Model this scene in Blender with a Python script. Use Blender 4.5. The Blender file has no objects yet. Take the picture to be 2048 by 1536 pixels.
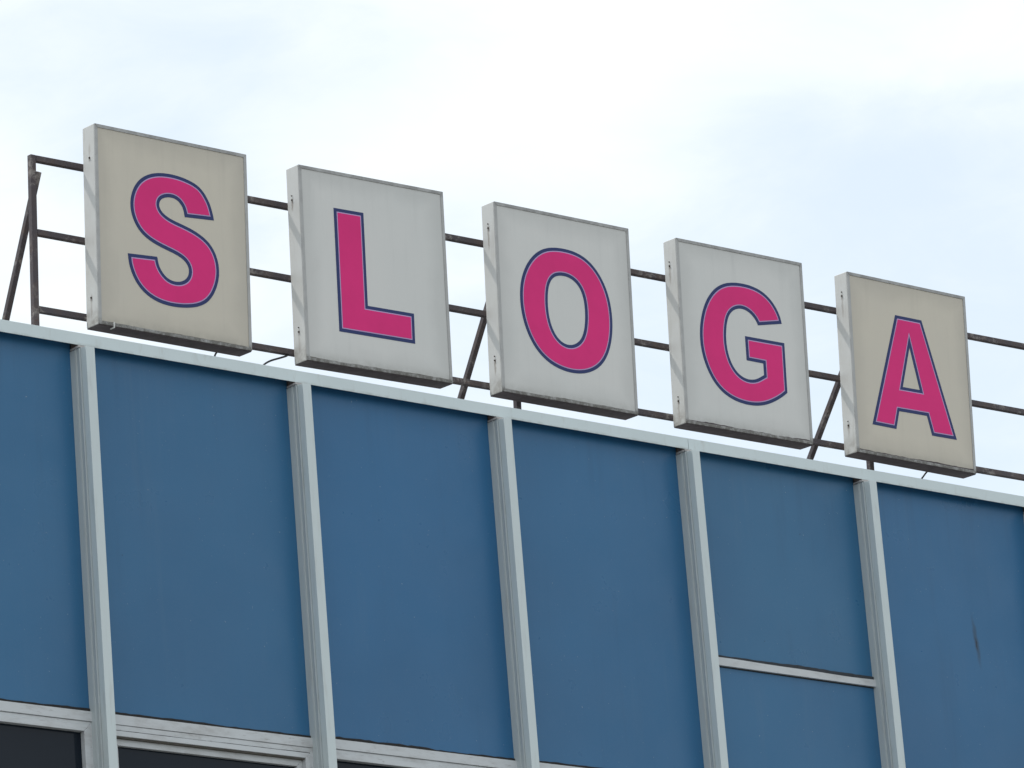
import bpy, bmesh, math, random
from mathutils import Matrix, Vector

random.seed(7)
sc = bpy.context.scene
col = sc.collection

# ------------------------------------------------------------------ camera
R_ = Vector((0.77436227, -0.62799026, -0.07740351))
U_ = Vector((-0.13680335, -0.28560189, 0.94853382))
F_ = Vector((0.61777659, 0.72391975, 0.3070705))
cam = bpy.data.objects.new('camera', bpy.data.cameras.new('camera'))
col.objects.link(cam)
m = Matrix((R_, U_, -F_)).transposed().to_4x4()
m.translation = Vector((-16.8277, -23.2006, 1.6))
cam.matrix_world = m
cam.data.sensor_width = 36.0
cam.data.lens = 188.256
cam.data.clip_start = 0.5
cam.data.clip_end = 8000.0
sc.camera = cam

# ------------------------------------------------------------------ light
# the sun stands behind the building and a little to the left
SUN = Vector((-0.45, 1.0, 1.82)).normalized()
SUN_EL = math.asin(SUN.z)
SUN_AZ = math.atan2(SUN.x, SUN.y)
sl = bpy.data.lights.new('sun', 'SUN')
sl.energy = 2.9
sl.angle = math.radians(1.2)
sl.color = (1.0, 0.965, 0.92)
so = bpy.data.objects.new('sun', sl)
so.rotation_euler = (-SUN).to_track_quat('-Z', 'Y').to_euler()
so.location = (0, 30, 60)
col.objects.link(so)

world = bpy.data.worlds.new('World')
sc.world = world
world.use_nodes = True
wt = world.node_tree
wt.nodes.clear()
def wn(t, **k):
    n = wt.nodes.new(t)
    for a, v in k.items():
        setattr(n, a, v)
    return n
wout = wn('ShaderNodeOutputWorld')
wbg = wn('ShaderNodeBackground')
wbg.inputs['Strength'].default_value = 0.15
wsky = wn('ShaderNodeTexSky', sky_type='NISHITA')
wsky.sun_disc = False
wsky.sun_elevation = SUN_EL
wsky.sun_rotation = SUN_AZ
wsky.altitude = 100
wsky.air_density = 1.0
wsky.dust_density = 0.4
wsky.ozone_density = 1.0
wco = wn('ShaderNodeTexCoord')
wmap = wn('ShaderNodeMapping')
wmap.inputs['Rotation'].default_value = (0.0, 0.0, math.radians(40.5))
wt.links.new(wco.outputs['Generated'], wmap.inputs['Vector'])
# in this frame x runs across the view, y into it, z up; streaks lie along x and rise to the left
wmap2 = wn('ShaderNodeMapping')
wmap2.inputs['Rotation'].default_value = (0.0, math.radians(22), 0.0)
wmap2.inputs['Scale'].default_value = (0.55, 1.0, 1.25)
wmap2.inputs['Location'].default_value = (6.040, 1.47, 7.700)
wt.links.new(wmap.outputs[0], wmap2.inputs['Vector'])
wn1 = wn('ShaderNodeTexNoise')
wn1.inputs['Scale'].default_value = 13.0
wn1.inputs['Detail'].default_value = 2.5
wn1.inputs['Roughness'].default_value = 0.5
wn1.inputs['Distortion'].default_value = 0.35
wn2 = wn('ShaderNodeTexNoise')
wn2.inputs['Scale'].default_value = 42.0
wn2.inputs['Detail'].default_value = 7.0
wn2.inputs['Roughness'].default_value = 0.58
wn2.inputs['Distortion'].default_value = 0.5
for n in (wn1, wn2):
    wt.links.new(wmap2.outputs[0], n.inputs['Vector'])
wadd = wn('ShaderNodeMath', operation='MULTIPLY_ADD')
wadd.inputs[1].default_value = 0.42
wt.links.new(wn2.outputs['Fac'], wadd.inputs[0])
wt.links.new(wn1.outputs['Fac'], wadd.inputs[2])
wr = wn('ShaderNodeMapRange', interpolation_type='SMOOTHSTEP')
wr.inputs['From Min'].default_value = 0.50
wr.inputs['From Max'].default_value = 0.90
wr.inputs['To Min'].default_value = 0.66
wr.inputs['To Max'].default_value = 1.0
wt.links.new(wadd.outputs[0], wr.inputs['Value'])
wmix = wn('ShaderNodeMix', data_type='RGBA')
wmix.inputs['B'].default_value = (6.75, 7.15, 7.4, 1)
wt.links.new(wr.outputs[0], wmix.inputs['Factor'])
wtint = wn('ShaderNodeMix', data_type='RGBA', blend_type='MULTIPLY')
wtint.inputs['Factor'].default_value = 1.0
wtint.inputs['B'].default_value = (1.04, 1.16, 1.12, 1)
wt.links.new(wsky.outputs[0], wtint.inputs['A'])
wt.links.new(wtint.outputs['Result'], wmix.inputs['A'])
wt.links.new(wmix.outputs['Result'], wbg.inputs['Color'])
wt.links.new(wbg.outputs[0], wout.inputs['Surface'])

sc.view_settings.view_transform = 'Standard'
sc.view_settings.look = 'None'
sc.view_settings.exposure = 0.0
sc.view_settings.gamma = 1.0
sc.view_settings.use_curve_mapping = False
try:
    sc.cycles.use_denoising = True
    sc.cycles.max_bounces = 6
except Exception:
    pass

# ------------------------------------------------------------------ node helpers
class Mat:
    """A Principled material with a small expression language for masks."""
    def __init__(self, name, color, rough=0.5, metal=0.0, spec=0.5):
        self.m = bpy.data.materials.new(name)
        self.m.use_nodes = True
        self.t = self.m.node_tree
        self.p = self.t.nodes['Principled BSDF']
        self.p.inputs['Roughness'].default_value = rough
        self.p.inputs['Metallic'].default_value = metal
        self.p.inputs['Specular IOR Level'].default_value = spec
        self.c = self.rgb(color)
        self.co = None
    def node(self, t, **k):
        n = self.t.nodes.new(t)
        for a, v in k.items():
            setattr(n, a, v)
        return n
    def put(self, sock, v):
        if hasattr(v, 'is_output'):
            self.t.links.new(v, sock)
        else:
            sock.default_value = v
    def rgb(self, c):
        n = self.node('ShaderNodeRGB')
        n.outputs[0].default_value = (c[0], c[1], c[2], 1)
        return n.outputs[0]
    def coord(self):
        if self.co is None:
            self.co = self.node('ShaderNodeTexCoord').outputs['Object']
        return self.co
    def xyz(self):
        n = self.node('ShaderNodeSeparateXYZ')
        self.t.links.new(self.coord(), n.inputs[0])
        return n.outputs[0], n.outputs[1], n.outputs[2]
    def math(self, op, a, b=0.0, c=0.0):
        n = self.node('ShaderNodeMath', operation=op)
        self.put(n.inputs[0], a); self.put(n.inputs[1], b)
        if op == 'MULTIPLY_ADD':
            self.put(n.inputs[2], c)
        return n.outputs[0]
    def mul(self, a, b): return self.math('MULTIPLY', a, b)
    def add(self, a, b): return self.math('ADD', a, b)
    def ramp(self, v, a, b, lo=0.0, hi=1.0):
        n = self.node('ShaderNodeMapRange', interpolation_type='SMOOTHSTEP')
        self.put(n.inputs['Value'], v)
        n.inputs['From Min'].default_value = a; n.inputs['From Max'].default_value = b
        n.inputs['To Min'].default_value = lo; n.inputs['To Max'].default_value = hi
        return n.outputs[0]
    def noise(self, scale, detail=4.0, rough=0.55, stretch=(1, 1, 1), loc=(0, 0, 0), dist=0.0):
        mp = self.node('ShaderNodeMapping')
        mp.inputs['Scale'].default_value = stretch
        mp.inputs['Location'].default_value = loc
        self.t.links.new(self.coord(), mp.inputs['Vector'])
        n = self.node('ShaderNodeTexNoise')
        n.inputs['Scale'].default_value = scale
        n.inputs['Detail'].default_value = detail
        n.inputs['Roughness'].default_value = rough
        n.inputs['Distortion'].default_value = dist
        self.t.links.new(mp.outputs[0], n.inputs['Vector'])
        return n.outputs['Fac']
    def tint(self, mask, color):
        n = self.node('ShaderNodeMix', data_type='RGBA')
        self.put(n.inputs['Factor'], mask)
        self.t.links.new(self.c, n.inputs['A'])
        n.inputs['B'].default_value = (color[0], color[1], color[2], 1)
        self.c = n.outputs['Result']
    def bump(self, h, strength=0.2, dist=0.002):
        n = self.node('ShaderNodeBump')
        n.inputs['Strength'].default_value = strength
        n.inputs['Distance'].default_value = dist
        self.put(n.inputs['Height'], h)
        self.t.links.new(n.outputs[0], self.p.inputs['Normal'])
    def blob(self, u, v, u0, v0, ru, rv):
        """soft elliptical spot"""
        a = self.math('DIVIDE', self.math('SUBTRACT', u, u0), ru)
        b = self.math('DIVIDE', self.math('SUBTRACT', v, v0), rv)
        d = self.math('SQRT', self.add(self.mul(a, a), self.mul(b, b)))
        return self.ramp(d, 1.0, 0.25)
    def done(self):
        self.t.links.new(self.c, self.p.inputs['Base Color'])
        return self.m

def sc_(c, k): return (c[0] * k, c[1] * k, c[2] * k)

from mathutils.geometry import tessellate_polygon

# ------------------------------------------------------------------ mesh helpers
def bm_box(bm, x0, x1, y0, y1, z0, z1, bev=0.0, seg=1):
    vs = [bm.verts.new((x, y, z)) for x in (x0, x1) for y in (y0, y1) for z in (z0, z1)]
    fs = [(0, 1, 3, 2), (4, 6, 7, 5), (0, 4, 5, 1), (2, 3, 7, 6), (0, 2, 6, 4), (1, 5, 7, 3)]
    fc = [bm.faces.new([vs[i] for i in f]) for f in fs]
    if bev > 0:
        es = list({e for f in fc for e in f.edges})
        bmesh.ops.bevel(bm, geom=es, offset=bev, segments=seg, affect='EDGES', profile=0.5)

def bm_prism(bm, pts, axis, a, b):
    """extrude a polygon along axis from a to b; pts are the other two coordinates in xyz order"""
    def mk(p, t):
        return {'x': (t, p[0], p[1]), 'y': (p[0], t, p[1]), 'z': (p[0], p[1], t)}[axis]
    A = [bm.verts.new(mk(p, a)) for p in pts]
    B = [bm.verts.new(mk(p, b)) for p in pts]
    n = len(pts)
    bm.faces.new(A); bm.faces.new(B)
    for i in range(n):
        bm.faces.new((A[i], A[(i + 1) % n], B[(i + 1) % n], B[i]))

def bm_bar(bm, p, q, w, h, up=Vector((1, 0, 0)), bev=0.003):
    """square bar from p to q"""
    p, q = Vector(p), Vector(q)
    d = q - p
    L = d.length
    d.normalize()
    s = d.cross(up).normalized()
    u = s.cross(d).normalized()
    b2 = bmesh.new()
    bm_box(b2, 0, L, -w / 2, w / 2, -h / 2, h / 2, bev, 2)
    M = Matrix((d, s, u)).transposed().to_4x4()
    M.translation = p
    b2.transform(M)
    t = bpy.data.meshes.new('t'); b2.to_mesh(t); b2.free()
    bm.from_mesh(t); bpy.data.meshes.remove(t)

def bm_tube(bm, pts, r, n=8):
    rings = []
    for i, p in enumerate(pts):
        p = Vector(p)
        d = (Vector(pts[min(i + 1, len(pts) - 1)]) - Vector(pts[max(i - 1, 0)])).normalized()
        a = d.orthogonal().normalized()
        if rings:
            a = (pa - d * pa.dot(d)).normalized()
        pa = a
        b = d.cross(a)
        rings.append([bm.verts.new(p + (a * math.cos(2 * math.pi * k / n) + b * math.sin(2 * math.pi * k / n)) * r) for k in range(n)])
    for A, B in zip(rings, rings[1:]):
        for k in range(n):
            bm.faces.new((A[k], A[(k + 1) % n], B[(k + 1) % n], B[k]))
    bm.faces.new(rings[0]); bm.faces.new(rings[-1])

def obj(name, bm, mat, parent=None, smooth=False):
    bmesh.ops.recalc_face_normals(bm, faces=bm.faces)
    me = bpy.data.meshes.new(name)
    bm.to_mesh(me); bm.free()
    me.materials.append(mat)
    if smooth:
        for p in me.polygons:
            p.use_smooth = True
    o = bpy.data.objects.new(name, me)
    col.objects.link(o)
    o.parent = parent
    return o

def box(name, mat, parent, x0, x1, y0, y1, z0, z1, bev=0.0, off=(0, 0, 0)):
    bm = bmesh.new()
    bm_box(bm, x0 - off[0], x1 - off[0], y0 - off[1], y1 - off[1], z0 - off[2], z1 - off[2], bev, 2)
    return obj(name, bm, mat, parent)

def tag(o, label, cat, group=None):
    o['label'] = label; o['category'] = cat
    if group:
        o['group'] = group
    return o

def empty(name, loc=(0, 0, 0)):
    o = bpy.data.objects.new(name, None)
    o.empty_display_size = 0.3
    o.location = loc
    col.objects.link(o)
    return o

# ------------------------------------------------------------------ materials
def mat_panel(stain=False):
    M = Mat('blue_enamel', (0.030, 0.146, 0.308), 0.42, spec=0.35)
    rnd = M.node('ShaderNodeObjectInfo').outputs['Random']
    M.tint(M.ramp(rnd, 0.0, 1.0, 0.0, 0.65), (0.042, 0.157, 0.280))
    n = M.noise(0.9, 3, 0.5)
    M.tint(M.ramp(n, 0.3, 0.75, 0.0, 0.5), (0.034, 0.122, 0.245))
    st = M.noise(7.0, 5, 0.65, stretch=(1, 1, 0.05))
    br = M.noise(1.3, 3, 0.5, loc=(2, 0, 6))
    M.tint(M.mul(M.ramp(st, 0.5, 0.78, 0.0, 0.36), M.ramp(br, 0.35, 0.65)), (0.024, 0.088, 0.175))
    st2 = M.noise(11.0, 4, 0.6, stretch=(1, 1, 0.06), loc=(5, 0, 3))
    br2 = M.noise(1.0, 3, 0.5, loc=(8, 0, 1))
    M.tint(M.mul(M.ramp(st2, 0.52, 0.8, 0.0, 0.2), M.ramp(br2, 0.4, 0.65)), (0.10, 0.19, 0.29))
    zz = M.xyz()[2]
    rs = M.noise(16.0, 4, 0.65, stretch=(1, 1, 0.035), loc=(3, 2, 8))
    M.tint(M.mul(M.ramp(rs, 0.5, 0.72, 0.0, 0.15), M.ramp(zz, 10.55, 11.22)), (0.022, 0.07, 0.135))
    fine = M.noise(140.0, 2, 0.6)
    M.tint(M.ramp(fine, 0.35, 0.75, 0.0, 0.10), (0.1, 0.17, 0.3))
    sp = M.noise(75.0, 1, 0.4, loc=(2, 0, 7))
    M.tint(M.ramp(sp, 0.785, 0.83, 0.0, 0.5), (0.3, 0.36, 0.42))
    dk = M.noise(40.0, 1, 0.4, loc=(9, 0, 1))
    M.tint(M.ramp(dk, 0.835, 0.865, 0.0, 0.5), (0.02, 0.03, 0.05))
    if stain:
        x, y, z = M.xyz()
        w = M.noise(14.0, 3, 0.6)
        xs = M.add(x, M.mul(M.add(w, -0.5), 0.03))
        a = M.math('MULTIPLY_ADD', M.math('SUBTRACT', z, 10.28), 0.10, xs)
        M.tint(M.mul(M.blob(a, z, 6.798, 10.30, 0.026, 0.22), 0.55), (0.03, 0.045, 0.06))
        M.tint(M.mul(M.blob(a, z, 6.796, 10.285, 0.009, 0.06), 0.8), (0.01, 0.012, 0.02))
    rr = M.noise(3.0, 4, 0.6, loc=(3, 3, 3))
    M.t.links.new(M.ramp(rr, 0.3, 0.7, 0.27, 0.42), M.p.inputs['Roughness'])
    M.bump(M.noise(1.3, 2, 0.5), 0.35, 0.03)
    return M.done()

def mat_paint(name, c, dirt=0.25, rough=0.45):
    M = Mat(name, c, rough, spec=0.4)
    n = M.noise(2.2, 4, 0.6)
    M.tint(M.ramp(n, 0.35, 0.75, 0.0, 0.4 * dirt), sc_(c, 0.72))
    st = M.noise(26.0, 4, 0.6, stretch=(1, 1, 0.12))
    M.tint(M.ramp(st, 0.52, 0.8, 0.0, dirt), (0.33, 0.31, 0.28))
    f = M.noise(110.0, 3, 0.6)
    M.tint(M.ramp(f, 0.62, 0.8, 0.0, 0.5 * dirt), (0.3, 0.28, 0.25))
    M.bump(M.noise(60.0, 3, 0.6), 0.08, 0.002)
    return M.done()

def mat_coping():
    c = (0.67, 0.75, 0.755)
    M = Mat('coping_paint', c, 0.42, spec=0.4)
    n = M.noise(1.6, 5, 0.6)
    M.tint(M.ramp(n, 0.35, 0.75, 0.0, 0.25), sc_(c, 0.8))
    st = M.noise(20.0, 4, 0.65, stretch=(1, 1, 0.35))
    M.tint(M.ramp(st, 0.55, 0.82, 0.0, 0.3), (0.42, 0.41, 0.36))
    x, y, z = M.xyz()
    edge = M.mul(M.ramp(z, 11.268, 11.246), M.ramp(M.noise(9.0, 4, 0.6, loc=(1, 2, 3)), 0.4, 0.75))
    M.tint(M.mul(edge, 0.45), (0.27, 0.25, 0.2))
    M.bump(M.noise(2.5, 2, 0.5), 0.3, 0.01)
    return M.done()

def mat_frame():
    c = (0.60, 0.62, 0.63)
    M = Mat('window_frame_paint', c, 0.5, spec=0.35)
    n = M.noise(12.0, 5, 0.65, stretch=(0.35, 1, 1))
    M.tint(M.ramp(n, 0.42, 0.8, 0.0, 0.55), (0.30, 0.28, 0.255))
    n2 = M.noise(60.0, 4, 0.65, stretch=(0.25, 1, 1.3))
    M.tint(M.ramp(n2, 0.58, 0.78, 0.0, 0.5), (0.22, 0.2, 0.18))
    M.bump(n2, 0.1, 0.002)
    return M.done()

def mat_rusty():
    M = Mat('rusty_painted_steel', (0.078, 0.066, 0.072), 0.62, spec=0.3)
    n = M.noise(9.0, 5, 0.65)
    M.tint(M.ramp(n, 0.42, 0.72, 0.0, 0.8), (0.115, 0.083, 0.07))
    n1 = M.noise(5.0, 5, 0.7, loc=(4, 1, 7))
    n2 = M.noise(26.0, 4, 0.7, loc=(1, 5, 2))
    pale = M.mul(M.ramp(n1, 0.48, 0.64), M.ramp(n2, 0.44, 0.58))
    M.tint(M.mul(pale, 0.65), (0.34, 0.31, 0.285))
    n3 = M.noise(18.0, 4, 0.7, loc=(8, 3, 1))
    M.tint(M.ramp(n3, 0.62, 0.74, 0.0, 0.7), (0.11, 0.045, 0.025))
    M.bump(M.noise(70.0, 4, 0.65), 0.35, 0.003)
    return M.done()

def mat_casing(screws, seed, up=False):
    c = (0.62, 0.62, 0.60)
    M = Mat('sign_casing_paint', c, 0.45, spec=0.4)
    n = M.noise(5.0, 5, 0.6, loc=(seed, 0, 0))
    M.tint(M.ramp(n, 0.35, 0.75, 0.0, 0.4), (0.54, 0.52, 0.47))
    st = M.noise(34.0, 4, 0.65, stretch=(1, 1, 0.1), loc=(seed, 1, 0))
    M.tint(M.ramp(st, 0.5, 0.8, 0.0, 0.4), (0.40, 0.375, 0.33))
    x, y, z = M.xyz()
    wob = M.mul(M.add(M.noise(30.0, 3, 0.6, loc=(seed, 4, 4)), -0.5), 0.02)
    yy = M.add(y, wob)
    for ys, zs in screws:
        ln = 0.05 + 0.075 * ((seed * 7.31 + zs * 13.7) % 1.0)
        stg = 0.25 + 0.4 * ((seed * 3.17 + zs * 5.9) % 1.0)
        zz = zs + ln * 0.75 if (up and zs > 0.6) else zs - ln * 0.55
        M.tint(M.mul(M.blob(yy, z, ys, zz, 0.013, ln), stg), (0.19, 0.135, 0.095))
        M.tint(M.mul(M.blob(yy, z, ys, zs - 0.006, 0.013, 0.024), 0.65), (0.11, 0.075, 0.05))
    low = M.mul(M.ramp(z, 0.17, 0.0), M.ramp(M.noise(14.0, 5, 0.65, loc=(seed, 2, 5)), 0.28, 0.68))
    M.tint(M.mul(low, 0.75), (0.21, 0.18, 0.15))
    M.bump(M.noise(40.0, 3, 0.6), 0.12, 0.002)
    return M.done()

def mat_trim(seed):
    c = (0.44, 0.44, 0.43)
    M = Mat('sign_trim_metal', c, 0.45, spec=0.4)
    n = M.noise(12.0, 5, 0.65, loc=(seed, 0, 0))
    M.tint(M.ramp(n, 0.4, 0.75, 0.0, 0.4), (0.28, 0.27, 0.26))
    x, y, z = M.xyz()
    g = M.mul(M.ramp(z, 0.05, 0.015), M.ramp(M.noise(22.0, 5, 0.7, loc=(seed, 3, 1)), 0.25, 0.6))
    M.tint(M.mul(g, 0.9), (0.11, 0.10, 0.085))
    t = M.mul(M.ramp(z, 1.15, 1.18), M.ramp(M.noise(10.0, 5, 0.7, loc=(seed, 6, 1)), 0.35, 0.65))
    M.tint(M.mul(t, 0.6), (0.2, 0.195, 0.19))
    M.bump(M.noise(50.0, 4, 0.6), 0.2, 0.002)
    return M.done()

def mat_face(c, c2, seed):
    M = Mat('aged_acrylic_face', c, 0.35, spec=0.4)
    n = M.noise(1.5, 3, 0.55, loc=(seed, 0, 0))
    M.tint(M.ramp(n, 0.3, 0.75, 0.0, 0.6), c2)
    st = M.noise(22.0, 4, 0.6, stretch=(1, 1, 0.07), loc=(seed, 0, 2))
    M.tint(M.ramp(st, 0.5, 0.82, 0.0, 0.14), sc_(c2, 0.72))
    f = M.noise(120.0, 2, 0.6)
    M.tint(M.ramp(f, 0.6, 0.8, 0.0, 0.10), sc_(c2, 0.6))
    x, y, z = M.xyz()
    g = M.mul(M.ramp(z, 0.085, 0.02), M.ramp(M.noise(16.0, 5, 0.7, loc=(seed, 8, 1)), 0.2, 0.7))
    M.tint(M.mul(g, 0.42), (0.25, 0.24, 0.2))
    e = M.math('MINIMUM', M.math('MINIMUM', x, M.math('SUBTRACT', 1.07, x)), M.math('MINIMUM', z, M.math('SUBTRACT', 1.2, z)))
    ew = M.add(e, M.mul(M.add(M.noise(3.0, 4, 0.6, loc=(seed, 5, 5)), -0.5), 0.16))
    M.tint(M.ramp(ew, 0.17, 0.02, 0.0, 0.30), sc_(c2, 0.62))
    dr = M.noise(15.0, 4, 0.6, stretch=(1, 1, 0.05), loc=(seed, 2, 9))
    M.tint(M.mul(M.ramp(dr, 0.5, 0.75, 0.0, 0.17), M.ramp(z, 0.75, 1.18)), sc_(c2, 0.6))
    M.bump(M.noise(1.2, 2, 0.5, loc=(seed, 1, 1)), 0.2, 0.02)
    return M.done()

def mat_flat(name, c, rough=0.5, spec=0.4, var=0.25, scale=8.0):
    M = Mat(name, c, rough, spec=spec)
    n = M.noise(scale, 4, 0.6)
    M.tint(M.ramp(n, 0.35, 0.75, 0.0, var), sc_(c, 0.6))
    return M.done()

def mat_glass():
    M = Mat('dark_window_glass', (0.008, 0.013, 0.021), 0.06, spec=0.18)
    n = M.noise(1.3, 3, 0.5)
    M.tint(M.ramp(n, 0.35, 0.75, 0.0, 0.5), (0.013, 0.020, 0.030))
    M.bump(M.noise(0.8, 2, 0.5), 0.15, 0.02)
    return M.done()

def mat_ground():
    M = Mat('paving', (0.20, 0.195, 0.185), 0.85, spec=0.3)
    n = M.noise(0.25, 5, 0.6)
    M.tint(M.ramp(n, 0.35, 0.7, 0.0, 0.7), (0.14, 0.137, 0.13))
    n = M.noise(6.0, 4, 0.6)
    M.tint(M.ramp(n, 0.45, 0.7, 0.0, 0.4), (0.1, 0.1, 0.1))
    return M.done()

M_PANEL = mat_panel()
M_PANEL_STAIN = mat_panel(True)
M_MULL = mat_paint('mullion_paint', (0.625, 0.69, 0.69), 0.3)
M_RIB = mat_paint('mullion_paint_shaded', (0.49, 0.535, 0.54), 0.35)  # mullion paint in a darker tone, side shade put into the colour
M_COPING = mat_coping()
M_FRAME = mat_frame()
M_RUST = mat_rusty()
M_GLASS = mat_glass()
M_DIRT = mat_flat('brown_dirt', (0.15, 0.138, 0.12), 0.9, 0.2, 0.6, 24.0)
M_SMEAR = mat_flat('grey_sealant', (0.052, 0.058, 0.066), 0.85, 0.2, 0.5, 20.0)
M_GRIME = mat_flat('black_sealant', (0.035, 0.033, 0.032), 0.85, 0.2, 0.5, 30.0)
M_SPACER = mat_flat('brown_spacer', (0.22, 0.17, 0.15), 0.8, 0.2, 0.6, 30.0)
M_CLEAT = mat_flat('dirty_cleat_metal', (0.55, 0.52, 0.50), 0.6, 0.3, 0.6, 25.0)
M_WALL = mat_flat('render_wall', (0.33, 0.33, 0.32), 0.85, 0.3, 0.3, 1.0)
M_ROOF = mat_flat('roof_felt', (0.09, 0.09, 0.09), 0.9, 0.2, 0.5, 2.0)
M_UNDER = mat_flat('rusted_underside', (0.098, 0.08, 0.083), 0.8, 0.2, 0.7, 18.0)
M_CABLE = mat_flat('black_cable_rubber', (0.02, 0.02, 0.022), 0.5, 0.4, 0.2)
M_PINK = mat_flat('magenta_vinyl', (0.79, 0.030, 0.215), 0.45, 0.2, 0.2, 3.0)
M_NAVY = mat_flat('navy_vinyl', (0.032, 0.048, 0.155), 0.45, 0.2, 0.15, 3.0)
M_LILAC = mat_flat('lilac_vinyl', (0.50, 0.36, 0.62), 0.45, 0.35, 0.1, 3.0)
M_SCREW = mat_flat('rusty_screw', (0.05, 0.035, 0.028), 0.6, 0.4, 0.6, 200.0)
M_CLIP = mat_flat('white_plastic_clip', (0.7, 0.69, 0.66), 0.5, 0.4, 0.2, 30.0)

# ------------------------------------------------------------------ ground
bm = bmesh.new()
bm_prism(bm, [(-3000, -3000), (3000, -3000), (3000, 3000), (-3000, 3000)], 'z', -0.5, 0.0)
g = obj('ground', bm, mat_ground())
g['kind'] = 'structure'

# ------------------------------------------------------------------ building
B = tag(empty('office_building'), 'blue panelled building facade with pale vertical mullions below the rooftop sign', 'building')
YP = 0.140                    # front of the blue panels
ZT = 11.308                   # their top, inside the coping
MX = [-3.14, -1.64, -0.1404, 1.3842, 2.8855, 4.3763, 5.8595, 7.362, 8.862, 10.362]
MW = 0.0605
ROOF = 10.95

# masonry body and flat roof
bm = bmesh.new()
bm_box(bm, MX[0] - 3, MX[-1] + 3, 0.20, 14.0, 0.0, ROOF - 0.06)
obj('wall', bm, M_WALL, B)
box('roof', M_ROOF, B, MX[0] - 3, MX[-1] + 3, 0.20, 14.0, ROOF - 0.06, ROOF)
box('parapet', M_WALL, B, MX[0] - 3, MX[-1] + 3, 0.178, 0.196, ROOF - 0.3, 11.308)

# coping: folded sheet, butt-jointed lengths
joints = [MX[0] - 3, -1.61, 4.4125, 10.39, MX[-1] + 3]
for a, b in zip(joints, joints[1:]):
    bm = bmesh.new()
    pts = [(0.070, 11.2463), (0.075, 11.2463), (0.075, 11.3130), (0.200, 11.3130), (0.200, 11.27), (0.205, 11.27), (0.205, 11.3193), (0.0715, 11.3193), (0.070, 11.3178)]
    bm_prism(bm, pts, 'x', a + 0.0022, b - 0.0022)
    obj('coping', bm, M_COPING, B)

# mullions
for i, x in enumerate(MX):
    bm = bmesh.new()
    z0, z1 = 5.6, 11.221
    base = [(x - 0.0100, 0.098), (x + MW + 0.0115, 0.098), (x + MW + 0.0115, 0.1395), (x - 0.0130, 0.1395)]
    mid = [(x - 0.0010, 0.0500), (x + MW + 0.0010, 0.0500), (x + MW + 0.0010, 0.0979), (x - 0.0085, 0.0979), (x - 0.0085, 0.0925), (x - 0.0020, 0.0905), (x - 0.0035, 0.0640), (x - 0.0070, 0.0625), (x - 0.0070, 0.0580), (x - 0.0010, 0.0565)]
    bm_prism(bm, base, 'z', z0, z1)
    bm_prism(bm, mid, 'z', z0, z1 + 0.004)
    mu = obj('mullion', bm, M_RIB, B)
    bm = bmesh.new()
    bm_box(bm, x, x + MW, 0.0008, 0.0497, z0, 11.2185, 0.0022, 2)
    obj('mullion_cap', bm, M_MULL, mu)
    if 1 <= i <= 8:
        bm = bmesh.new()
        bm_box(bm, x - 0.0135, x + MW + 0.0135, 0.0505, 0.137, z1 + 0.0042, z1 + 0.016, 0.0015)
        obj('cleat', bm, M_CLEAT, mu)
        box('spacer', M_SPACER, mu, x - 0.006, x + MW + 0.006, 0.085, 0.134, z1 + 0.0162, 11.306)

def wavy_strip(name, parent, x0, x1, y0, y1, z, h, amp, mat, n=46, seed=0):
    rnd = random.Random(seed)
    bm = bmesh.new()
    ph = [rnd.uniform(0, 6.28) for _ in range(5)]
    top = []
    for k in range(n + 1):
        t = k / n
        v = sum(math.sin(t * f + p) / (j + 1.5) for j, (f, p) in enumerate(zip((7, 17, 41, 83, 120), ph)))
        top.append((x0 + (x1 - x0) * t, z + h + amp * v + rnd.uniform(-0.15, 0.15) * amp))
    pts = [(x0, z), (x1, z)]
    A = [[bm.verts.new((a, y, zz)) for (a, zz) in top] for y in (y0, y1)]
    C = [[bm.verts.new((a, y, z)) for (a, zz) in top] for y in (y0, y1)]
    for k in range(n):
        bm.faces.new((C[0][k], C[0][k + 1], A[0][k + 1], A[0][k]))
        bm.faces.new((C[1][k + 1], C[1][k], A[1][k], A[1][k + 1]))
        bm.faces.new((A[0][k], A[0][k + 1], A[1][k + 1], A[1][k]))
        bm.faces.new((C[0][k + 1], C[0][k], C[1][k], C[1][k + 1]))
    return obj(name, bm, mat, parent)

def mitred(parent, x0, x1, z0, z1, w, y0, y1, mat, names=('frame_rail', 'frame_stile')):
    """four mitred members of one rectangular frame"""
    g = 0.0007
    o = [(x0, z0), (x1, z0), (x1, z1), (x0, z1)]
    i = [(x0 + w, z0 + w), (x1 - w, z0 + w), (x1 - w, z1 - w), (x0 + w, z1 - w)]
    d = [(1, 0), (0, 1), (-1, 0), (0, -1)]
    for k in range(4):
        k2 = (k + 1) % 4
        s = d[k]
        e = lambda p, sg: (p[0] + s[0] * g * sg, p[1] + s[1] * g * sg)
        pts = [e(o[k], 1), e(o[k2], -1), e(i[k2], -1), e(i[k], 1)]
        bm = bmesh.new()
        bm_prism(bm, pts, 'y', y0, y1)
        bmesh.ops.recalc_face_normals(bm, faces=bm.faces)
        bmesh.ops.bevel(bm, geom=list(bm.edges), offset=0.0014, segments=1, affect='EDGES')
        obj(names[k % 2], bm, mat, parent)

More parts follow.
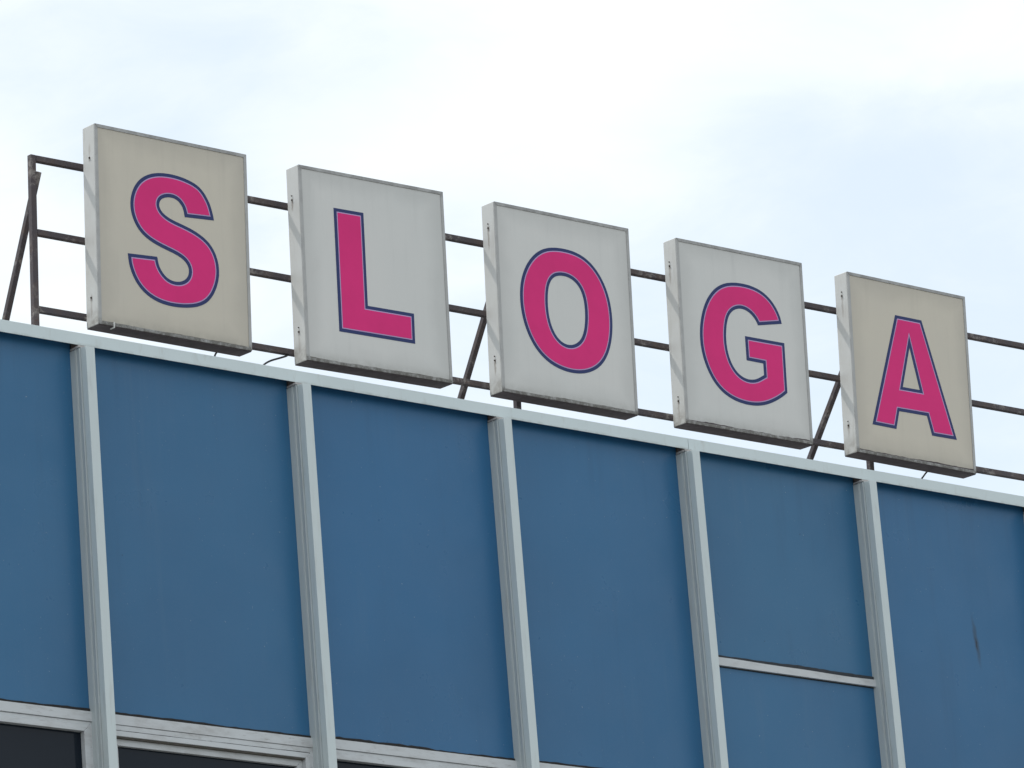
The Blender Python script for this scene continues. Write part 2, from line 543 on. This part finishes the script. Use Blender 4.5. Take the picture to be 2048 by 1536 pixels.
# window heights per bay: (bottom of blue panel, style)
PB = {0: 9.137, 1: 9.137, 2: 9.137, 3: 9.148, 4: 9.155, 5: 9.155, 6: 9.155, 7: 9.155, 8: 9.155}
ZW = 7.55
for i in range(len(MX) - 1):
    xl, xr = MX[i] + MW + 0.008, MX[i + 1] - 0.008
    zb = PB[i]
    pm = M_PANEL_STAIN if i == 6 else M_PANEL
    gap = 0.001
    if i == 5:      # the bay with a cross bar
        box('facade_panel', pm, B, xl + gap, xr - gap, YP, YP + 0.035, 9.953, ZT)
        box('facade_panel', pm, B, xl + gap, xr - gap, YP, YP + 0.035, zb + 0.001, 9.899)
        tr = bmesh.new()
        n = 14
        for k in range(n):      # slightly bent bar
            t0, t1 = k / n, (k + 1) / n
            f = lambda t: 0.0035 * math.sin(t * 5.2 + 0.6) + 0.0015 * math.sin(t * 13)
            xa, xb = xl + (xr - xl) * t0, xl + (xr - xl) * t1
            v = []
            for (xx, t) in ((xa, t0), (xb, t1)):
                v.append([tr.verts.new((xx, yy, zz)) for yy, zz in ((0.118, 9.899), (0.118, 9.945 + f(t)), (0.16, 9.949 + f(t)), (0.16, 9.899))])
            for j in range(4):
                tr.faces.new((v[0][j], v[0][(j + 1) % 4], v[1][(j + 1) % 4], v[1][j]))
            if k == 0: tr.faces.new(v[0])
            if k == n - 1: tr.faces.new(v[1])
        bmesh.ops.remove_doubles(tr, verts=tr.verts, dist=1e-5)
        obj('crossbar', tr, M_FRAME, B)
        wavy_strip('sealant', B, xl + 0.003, xr - 0.003, 0.129, 0.142, 9.945, 0.022, 0.0035, M_SMEAR, seed=5)
        wavy_strip('sealant', B, xl + 0.003, xr - 0.003, 0.1365, 0.142, 9.892, 0.008, 0.001, M_GRIME, seed=8)
    else:
        box('facade_panel', pm, B, xl + gap, xr - gap, YP, YP + 0.035, zb + 0.001, ZT)
    wavy_strip('sealant', B, xl + 0.003, xr - 0.003, 0.133, 0.142, zb - 0.012, 0.0165, 0.0035 if i != 3 else 0.006, M_GRIME, seed=20 + i)
    # window under the panel
    W = empty('window'); W.parent = B
    box('head', M_FRAME, W, xl, xr, 0.122, 0.170, zb - 0.068, zb - 0.011, 0.002)
    if i == 2:       # heavier opening sash
        mitred(W, xl + 0.001, xr - 0.001, ZW + 0.002, zb - 0.070, 0.032, 0.126, 0.172, M_FRAME)
        mitred(W, xl + 0.034, xr - 0.034, ZW + 0.035, zb - 0.1045, 0.030, 0.116, 0.162, M_FRAME, ('sash_rail', 'sash_stile'))
        wavy_strip('sealant', W, xl + 0.03, xr - 0.03, 0.120, 0.15, zb - 0.1045, 0.0035, 0.0012, M_GRIME, seed=3)
        wavy_strip('sealant', W, xl + 0.064, xr - 0.064, 0.128, 0.16, zb - 0.1425, 0.0075, 0.0012, M_DIRT, seed=4)
        mitred(W, xl + 0.065, xr - 0.065, ZW + 0.066, zb - 0.139, 0.040, 0.150, 0.190, M_FRAME, ('glazing_bead_rail', 'glazing_bead_stile'))
        gi = 0.095; gy = 0.176
    else:
        mitred(W, xl + 0.001, xr - 0.001, ZW + 0.002, zb - 0.070, 0.020, 0.130, 0.172, M_FRAME)
        mitred(W, xl + 0.022, xr - 0.022, ZW + 0.023, zb - 0.091, 0.036, 0.124, 0.176, M_FRAME, ('sash_rail', 'sash_stile'))
        gi = 0.045; gy = 0.160
    box('pane', M_GLASS, W, xl + gi, xr - gi, gy, gy + 0.006, ZW + gi, zb - 0.07 - gi + 0.005)
    box('sill', M_FRAME, W, xl, xr, 0.09, 0.2, ZW - 0.05, ZW, 0.003)
    box('facade_panel', M_PANEL, B, xl + gap, xr - gap, YP, YP + 0.035, 5.6, ZW - 0.052)

# ------------------------------------------------------------------ sign frame
YS, D, T = 0.06, 0.1185, 0.051
YR = YS + D + 0.052
def ry(z): return YR - T * (z - 11.4)
FO = Vector((-0.315, YR, ROOF))
SF = tag(empty('sign_frame', FO), 'rusty dark steel tube frame on the roof behind the letter boxes', 'sign frame')
def fbar(name, p, q, w=0.036, up=Vector((1, 0, 0))):
    bm = bmesh.new()
    bm_bar(bm, Vector(p) - FO, Vector(q) - FO, w, w, up)
    return obj(name, bm, M_RUST, SF)
XE = 9.03
for x in (-0.315, 3.196, 6.105, XE):
    top = 12.376 + 0.0056 * x + 0.018
    lo = fbar('post', (x, ry(ROOF), ROOF), (x, ry(top), top))
    bm = bmesh.new()
    bm_box(bm, x - 0.07 - FO.x, x + 0.07 - FO.x, ry(ROOF) - 0.07 - FO.y, ry(ROOF) + 0.07 - FO.y, 0.0005, 0.012)
    obj('base_plate', bm, M_RUST, SF)
for z0, s in ((12.3756, 0.0056), (11.936, 0.0034), (11.4823, 0.0042)):
    za, zb_ = z0 + s * -0.296, z0 + s * XE
    fbar('rail', (-0.296, ry(za), za), (XE + 0.03, ry(zb_), zb_), 0.0352, Vector((0, 0, 1)))
for x, ya, za, yb, zb_ in ((-0.284, 0.170, 12.295, 0.859, ROOF), (3.163, 0.245, 12.307, 1.138, ROOF), (6.097, 0.245, 12.267, 1.298, ROOF), (9.0, 0.245, 12.28, 1.25, ROOF)):
    fbar('brace', (x, ya, za), (x, yb, zb_), 0.033)

# ------------------------------------------------------------------ letters
LETTERS = {
  'S': [[(0.83,0.755,1),(0.822,0.794),(0.803,0.85),(0.77,0.904),(0.739,0.934),(0.7,0.954),(0.655,0.97),(0.586,0.982),(0.517,0.984),(0.448,0.978),(0.392,0.963),(0.344,0.94),(0.302,0.906),(0.27,0.866),(0.248,0.809),(0.241,0.761),(0.245,0.715),(0.26,0.665),(0.286,0.622),(0.326,0.585),(0.367,0.561),(0.428,0.537),(0.489,0.52),(0.55,0.505),(0.598,0.486),(0.628,0.459),(0.642,0.428),(0.636,0.392),(0.615,0.363),(0.576,0.345),(0.531,0.34),(0.491,0.352),(0.457,0.378),(0.431,0.418),(0.419,0.469,1),(0.214,0.457,1),(0.222,0.396),(0.241,0.341),(0.27,0.293),(0.31,0.25),(0.363,0.218),(0.424,0.198),(0.492,0.188),(0.561,0.19),(0.63,0.198),(0.7,0.215),(0.756,0.244),(0.803,0.29),(0.836,0.351),(0.852,0.415),(0.855,0.457),(0.849,0.515),(0.826,0.57),(0.789,0.611),(0.742,0.645),(0.68,0.671),(0.611,0.691),(0.55,0.704),(0.495,0.722),(0.461,0.746),(0.443,0.775),(0.446,0.799),(0.46,0.822),(0.485,0.835),(0.519,0.842),(0.554,0.841),(0.581,0.828),(0.605,0.802),(0.617,0.772),(0.622,0.741,1)]],
  'L': [[(0.25,0.971,1),(0.472,0.973,1),(0.472,0.4,1),(0.818,0.4,1),(0.816,0.214,1),(0.251,0.213,1)]],
  'O': [[(0.46,0.979),(0.401,0.965),(0.342,0.94),(0.29,0.899),(0.244,0.846),(0.208,0.782),(0.186,0.718),(0.176,0.654),(0.175,0.584),(0.183,0.517),(0.202,0.451),(0.23,0.386),(0.269,0.326),(0.323,0.274),(0.385,0.237),(0.456,0.213),(0.534,0.201),(0.613,0.204),(0.686,0.22),(0.754,0.253),(0.808,0.298),(0.852,0.362),(0.881,0.436),(0.897,0.52),(0.9,0.596),(0.894,0.671),(0.877,0.744),(0.848,0.81),(0.808,0.87),(0.754,0.923),(0.69,0.959),(0.619,0.978),(0.54,0.984)],
        [(0.507,0.807),(0.55,0.809),(0.593,0.798),(0.631,0.773),(0.658,0.739),(0.676,0.696),(0.684,0.639),(0.684,0.581),(0.679,0.528),(0.665,0.474),(0.646,0.433),(0.615,0.4),(0.574,0.38),(0.538,0.375),(0.502,0.38),(0.467,0.398),(0.437,0.428),(0.414,0.471),(0.399,0.521),(0.39,0.577),(0.392,0.635),(0.396,0.688),(0.407,0.73),(0.425,0.764),(0.448,0.787),(0.474,0.8)]],
  'G': [[(0.854,0.767,1),(0.841,0.814),(0.814,0.863),(0.776,0.908),(0.724,0.944),(0.665,0.968),(0.597,0.98),(0.521,0.983),(0.444,0.975),(0.382,0.958),(0.326,0.93),(0.274,0.886),(0.232,0.832),(0.197,0.768),(0.173,0.693),(0.16,0.62),(0.158,0.55),(0.168,0.474),(0.19,0.413),(0.219,0.352),(0.26,0.296),(0.313,0.251),(0.378,0.219),(0.452,0.2),(0.528,0.194),(0.604,0.198),(0.682,0.214),(0.753,0.246),(0.818,0.283),(0.865,0.317,1),(0.865,0.642,1),(0.535,0.64,1),(0.537,0.483,1),(0.676,0.482,1),(0.677,0.407,1),(0.618,0.375),(0.571,0.362),(0.526,0.362),(0.481,0.375),(0.442,0.402),(0.41,0.442),(0.388,0.494),(0.376,0.552),(0.375,0.611),(0.381,0.665),(0.394,0.72),(0.412,0.758),(0.441,0.789),(0.477,0.807),(0.515,0.816),(0.553,0.812),(0.59,0.797),(0.619,0.774),(0.64,0.748),(0.651,0.727,1)]],
  'A': [[(0.406,0.973,1),(0.637,0.974,1),(0.889,0.211,1),(0.671,0.208,1),(0.635,0.334,1),(0.391,0.33,1),(0.356,0.207,1),(0.149,0.208,1)],
        [(0.516,0.774,1),(0.585,0.499,1),(0.435,0.497,1)]]}


def smooth_outline(pts, sub=5):
    n = len(pts)
    P = [Vector((p[0], p[1])) for p in pts]
    K = [len(p) > 2 for p in pts]
    if all(K):
        return P
    # light smoothing of the hand-measured points on the curved runs
    for _ in range(2):
        Q = [p.copy() for p in P]
        for i in range(n):
            if not K[i] and not K[i - 1] and not K[(i + 1) % n]:
                mid = (P[i - 1] + P[(i + 1) % n]) / 2
                mid2 = (P[i - 2] + P[(i + 2) % n]) / 2
                tgt = mid * (4 / 3) - mid2 * (1 / 3)
                if K[i - 2] or K[(i + 2) % n]:
                    continue
                Q[i] = P[i] * 0.55 + tgt * 0.45
        P = Q
    out = []
    for i in range(n):
        a, b = P[i], P[(i + 1) % n]
        if K[i] and K[(i + 1) % n]:
            out.append(a)
            continue
        p0 = P[i - 1] if not K[i] else a + (a - b)
        p3 = P[(i + 2) % n] if not K[(i + 1) % n] else b + (b - a)
        for k in range(sub):
            t = k / sub
            out.append(0.5 * ((2 * a) + (b - p0) * t + (2 * p0 - 5 * a + 4 * b - p3) * t * t + (3 * a - p0 - 3 * b + p3) * t ** 3))
    return out

def area(P):
    return 0.5 * sum(P[i - 1].x * P[i].y - P[i].x * P[i - 1].y for i in range(len(P)))

def inset(P, d):
    """move every edge to its left by d, with mitred corners"""
    n = len(P)
    out = []
    for i in range(n):
        a, b, c = P[i - 1], P[i], P[(i + 1) % n]
        e1 = (b - a).normalized(); e2 = (c - b).normalized()
        n1 = Vector((-e1.y, e1.x)); n2 = Vector((-e2.y, e2.x))
        k = 1 + n1.dot(n2)
        k = max(k, 0.08)
        out.append(b + (n1 + n2) * (d / k))
    # drop the points that fall on the wrong side of a neighbouring edge near sharp corners
    def dist(p):
        best = 9.0
        for k in range(n):
            a, c = P[k - 1], P[k]
            ab = c - a
            t = max(0.0, min(1.0, (p - a).dot(ab) / max(ab.length_squared, 1e-12)))
            best = min(best, (p - a - ab * t).length)
        return best
    return [p for p in out if dist(p) > 0.955 * d]

def letter_mesh(name, loops, depth):
    """flat sheet with holes: x across, z up, thickness along y"""
    flat = [v for P in loops for v in P]
    tris = tessellate_polygon([[Vector((v.x, v.y, 0)) for v in P] for P in loops])
    n = len(flat)
    vs = [(v.x, -depth / 2, v.y) for v in flat] + [(v.x, depth / 2, v.y) for v in flat]
    fs = []
    for a, c, d in tris:
        fs += [(a, c, d), (n + d, n + c, n + a)]
    s = 0
    for P in loops:
        m_ = len(P)
        for k in range(m_):
            p, q = s + k, s + (k + 1) % m_
            fs.append((p, q, n + q, n + p))
        s += m_
    me = bpy.data.meshes.new(name)
    me.from_pydata(vs, [], fs)
    bm = bmesh.new(); bm.from_mesh(me)
    bmesh.ops.recalc_face_normals(bm, faces=bm.faces)
    bm.to_mesh(me); bm.free()
    return me

def letter_part(name, loops, depth, y, mat, parent):
    me = letter_mesh(name, loops, depth)
    me.transform(Matrix.Translation((0, y, 0)))
    me.name = name
    me.materials.clear(); me.materials.append(mat)
    o = bpy.data.objects.new(name, me)
    col.objects.link(o)
    o.parent = parent
    return o

# ------------------------------------------------------------------ light boxes
WHITE = ((0.70, 0.69, 0.66), (0.655, 0.66, 0.635))
CREAM = ((0.64, 0.585, 0.485), (0.595, 0.55, 0.47))
H = 1.2
SPEC = [('S', 0.0, 1.0772, 11.3846, 0.0036, CREAM, [(0.053, 1.006), (0.066, 0.175)], 'yellowed light box with magenta letter S above the first mullion'),
        ('L', 1.4732, 1.0875, 11.3856, -0.0107, WHITE, [(0.072, 0.999), (0.063, 0.191)], 'greyish white light box with magenta letter L'),
        ('O', 2.942, 1.0704, 11.4038, -0.0001, WHITE, [(0.062, 1.046), (0.056, 0.211)], 'greyish white light box with magenta letter O'),
        ('G', 4.4008, 1.0581, 11.4083, -0.0016, WHITE, [(0.070, 1.033), (0.059, 0.159)], 'greyish white light box with magenta letter G'),
        ('A', 5.8354, 1.0438, 11.4151, 0.0082, CREAM, [(0.056, 1.05), (0.066, 0.194)], 'yellowed light box with magenta letter A')]
for bi, (ch, x0, W, z0, roll, cols, screws, label) in enumerate(SPEC):
    E = empty('letter_sign_box')
    E.matrix_world = Matrix.Translation((x0, YS, z0)) @ Matrix.Rotation(T, 4, 'X') @ Matrix.Rotation(roll, 4, 'Y')
    tag(E, label, 'sign', 'light boxes of the rooftop sign')
    seed = bi * 3.7 + 1
    mc, mt = mat_casing(screws, seed, ch == 'S'), mat_trim(seed)
    lw = 0.021
    # sheet casing: four sides and a back
    bm = bmesh.new()
    bm_box(bm, 0, W, 0.0035, D, 0.006, H, 0.0035, 2)
    obj('casing', bm, mc, E)
    box('bottom_plate', M_UNDER, E, 0.003, W - 0.003, 0.001, D - 0.001, 0.0, 0.0058, 0.0015)
    # front trim, mitred
    nm = ('trim_rail', 'trim_stile')
    g0 = 0.0005
    o_ = [(0.001, 0.0062), (W - 0.001, 0.0062), (W - 0.001, H - 0.001), (0.001, H - 0.001)]
    i_ = [(lw, lw + 0.004), (W - lw, lw + 0.004), (W - lw, H - lw), (lw, H - lw)]
    for k in range(4):
        k2 = (k + 1) % 4
        s = ((1, 0), (0, 1), (-1, 0), (0, -1))[k]
        pts = [(o_[k][0] + s[0] * g0, o_[k][1] + s[1] * g0), (o_[k2][0] - s[0] * g0, o_[k2][1] - s[1] * g0),
               (i_[k2][0] - s[0] * g0, i_[k2][1] - s[1] * g0), (i_[k][0] + s[0] * g0, i_[k][1] + s[1] * g0)]
        bm = bmesh.new()
        bm_prism(bm, pts, 'y', -0.0035, 0.0034)
        bmesh.ops.recalc_face_normals(bm, faces=bm.faces)
        bmesh.ops.bevel(bm, geom=list(bm.edges), offset=0.0009, segments=1, affect='EDGES')
        obj(nm[k % 2], bm, mt, E)
    # acrylic face
    face = box('face_panel', mat_face(cols[0], cols[1], seed), E, lw - 0.004, W - lw + 0.004, 0.0008, 0.0033, lw, H - lw + 0.004)
    # dark sealant and dirt lying on the lower trim
    wavy_strip('dirt_line', E, lw + 0.004, W - lw - 0.004, -0.0022, 0.0007, lw - 0.004, {'S': 0.0095, 'L': 0.010, 'O': 0.009, 'G': 0.0115, 'A': 0.0135}[ch], 0.0022 if ch in 'SLO' else 0.0034, M_DIRT if ch in 'SLO' else M_UNDER, 60, 40 + bi)
    # letter: navy sheet, lilac line, magenta sheet, each a thin film
    loops = []
    for li, l in enumerate(LETTERS[ch]):
        P = smooth_outline(l)
        if (area(P) < 0) != (li > 0):
            P.reverse()
        loops.append(P)
    lt = letter_part('letter', loops, 0.0016, 0.0000, M_NAVY, E)
    letter_part('pinstripe', [inset(P, 0.0205) for P in loops], 0.0016, -0.0009, M_LILAC, lt)
    letter_part('letter_fill', [inset(P, 0.0268) for P in loops], 0.0016, -0.0018, M_PINK, lt)
    # screws on the lit side
    for ys, zs in screws:
        bm = bmesh.new()
        for dz, r in ((0.0, 0.0062), (0.026, 0.0042)):
            if bi in (0,) and dz: continue
            bmesh.ops.create_cone(bm, cap_ends=True, segments=10, radius1=r, radius2=r * 0.7, depth=0.006,
                                  matrix=Matrix.Translation((-0.0028, ys, zs + dz)) @ Matrix.Rotation(-math.pi / 2, 4, 'Y'))
        obj('screw', bm, M_SCREW, E)
    # steel lugs that carry the box on the rails
    for zc in (12.3756 - z0, 11.936 - z0, 11.4823 - z0 + 0.02):
        for xc in (0.2, W - 0.2):
            box('lug', M_RUST, E, xc - 0.02, xc + 0.02, D, D + 0.036, zc - 0.016, zc + 0.016)
    if ch == 'S':
        bm = bmesh.new()
        bm_box(bm, 0.098, 0.107, -0.010, -0.0037, -0.006, 0.030, 0.002)
        bm_box(bm, 0.098, 0.107, -0.0036, 0.03, -0.006, -0.0005, 0.001)
        obj('clip', bm, M_CLIP, E)

# ------------------------------------------------------------------ cables
def cable(pts, r, label):
    o = Vector(pts[-1])
    bm = bmesh.new()
    P = [Vector(p) - o for p in pts]
    sm = []
    for i in range(len(P) - 1):
        p0, a, b, p3 = P[max(i - 1, 0)], P[i], P[i + 1], P[min(i + 2, len(P) - 1)]
        for k in range(6):
            t = k / 6
            sm.append(0.5 * ((2 * a) + (b - p0) * t + (2 * p0 - 5 * a + 4 * b - p3) * t * t + (3 * a - p0 - 3 * b + p3) * t ** 3))
    sm.append(P[-1])
    bm_tube(bm, sm, r)
    c = obj('cable', bm, M_CABLE, None, True)
    c.location = o
    return tag(c, label, 'cable', 'cables under the sign')
cable([(1.475, 0.228, 11.478), (1.445, 0.215, 11.458), (1.398, 0.214, 11.4389), (1.323, 0.214, 11.4093), (1.269, 0.215, 11.3738), (1.21, 0.222, 11.31), (1.12, 0.30, 11.1), (1.08, 0.34, 10.958)], 0.0058, 'thin black cable sloping between the S and L boxes')
cable([(0.917, 0.170, 11.40), (0.919, 0.205, 11.385), (0.920, 0.217, 11.355), (0.92, 0.24, 11.25), (0.91, 0.33, 10.958)], 0.0055, 'short black cable dropping from under the S box')
cable([(6.60, 0.17, 11.442), (6.585, 0.205, 11.432), (6.535, 0.217, 11.3767), (6.47, 0.225, 11.31), (6.4, 0.30, 11.1), (6.38, 0.36, 10.958)], 0.006, 'short black cable slanting from under the A box')
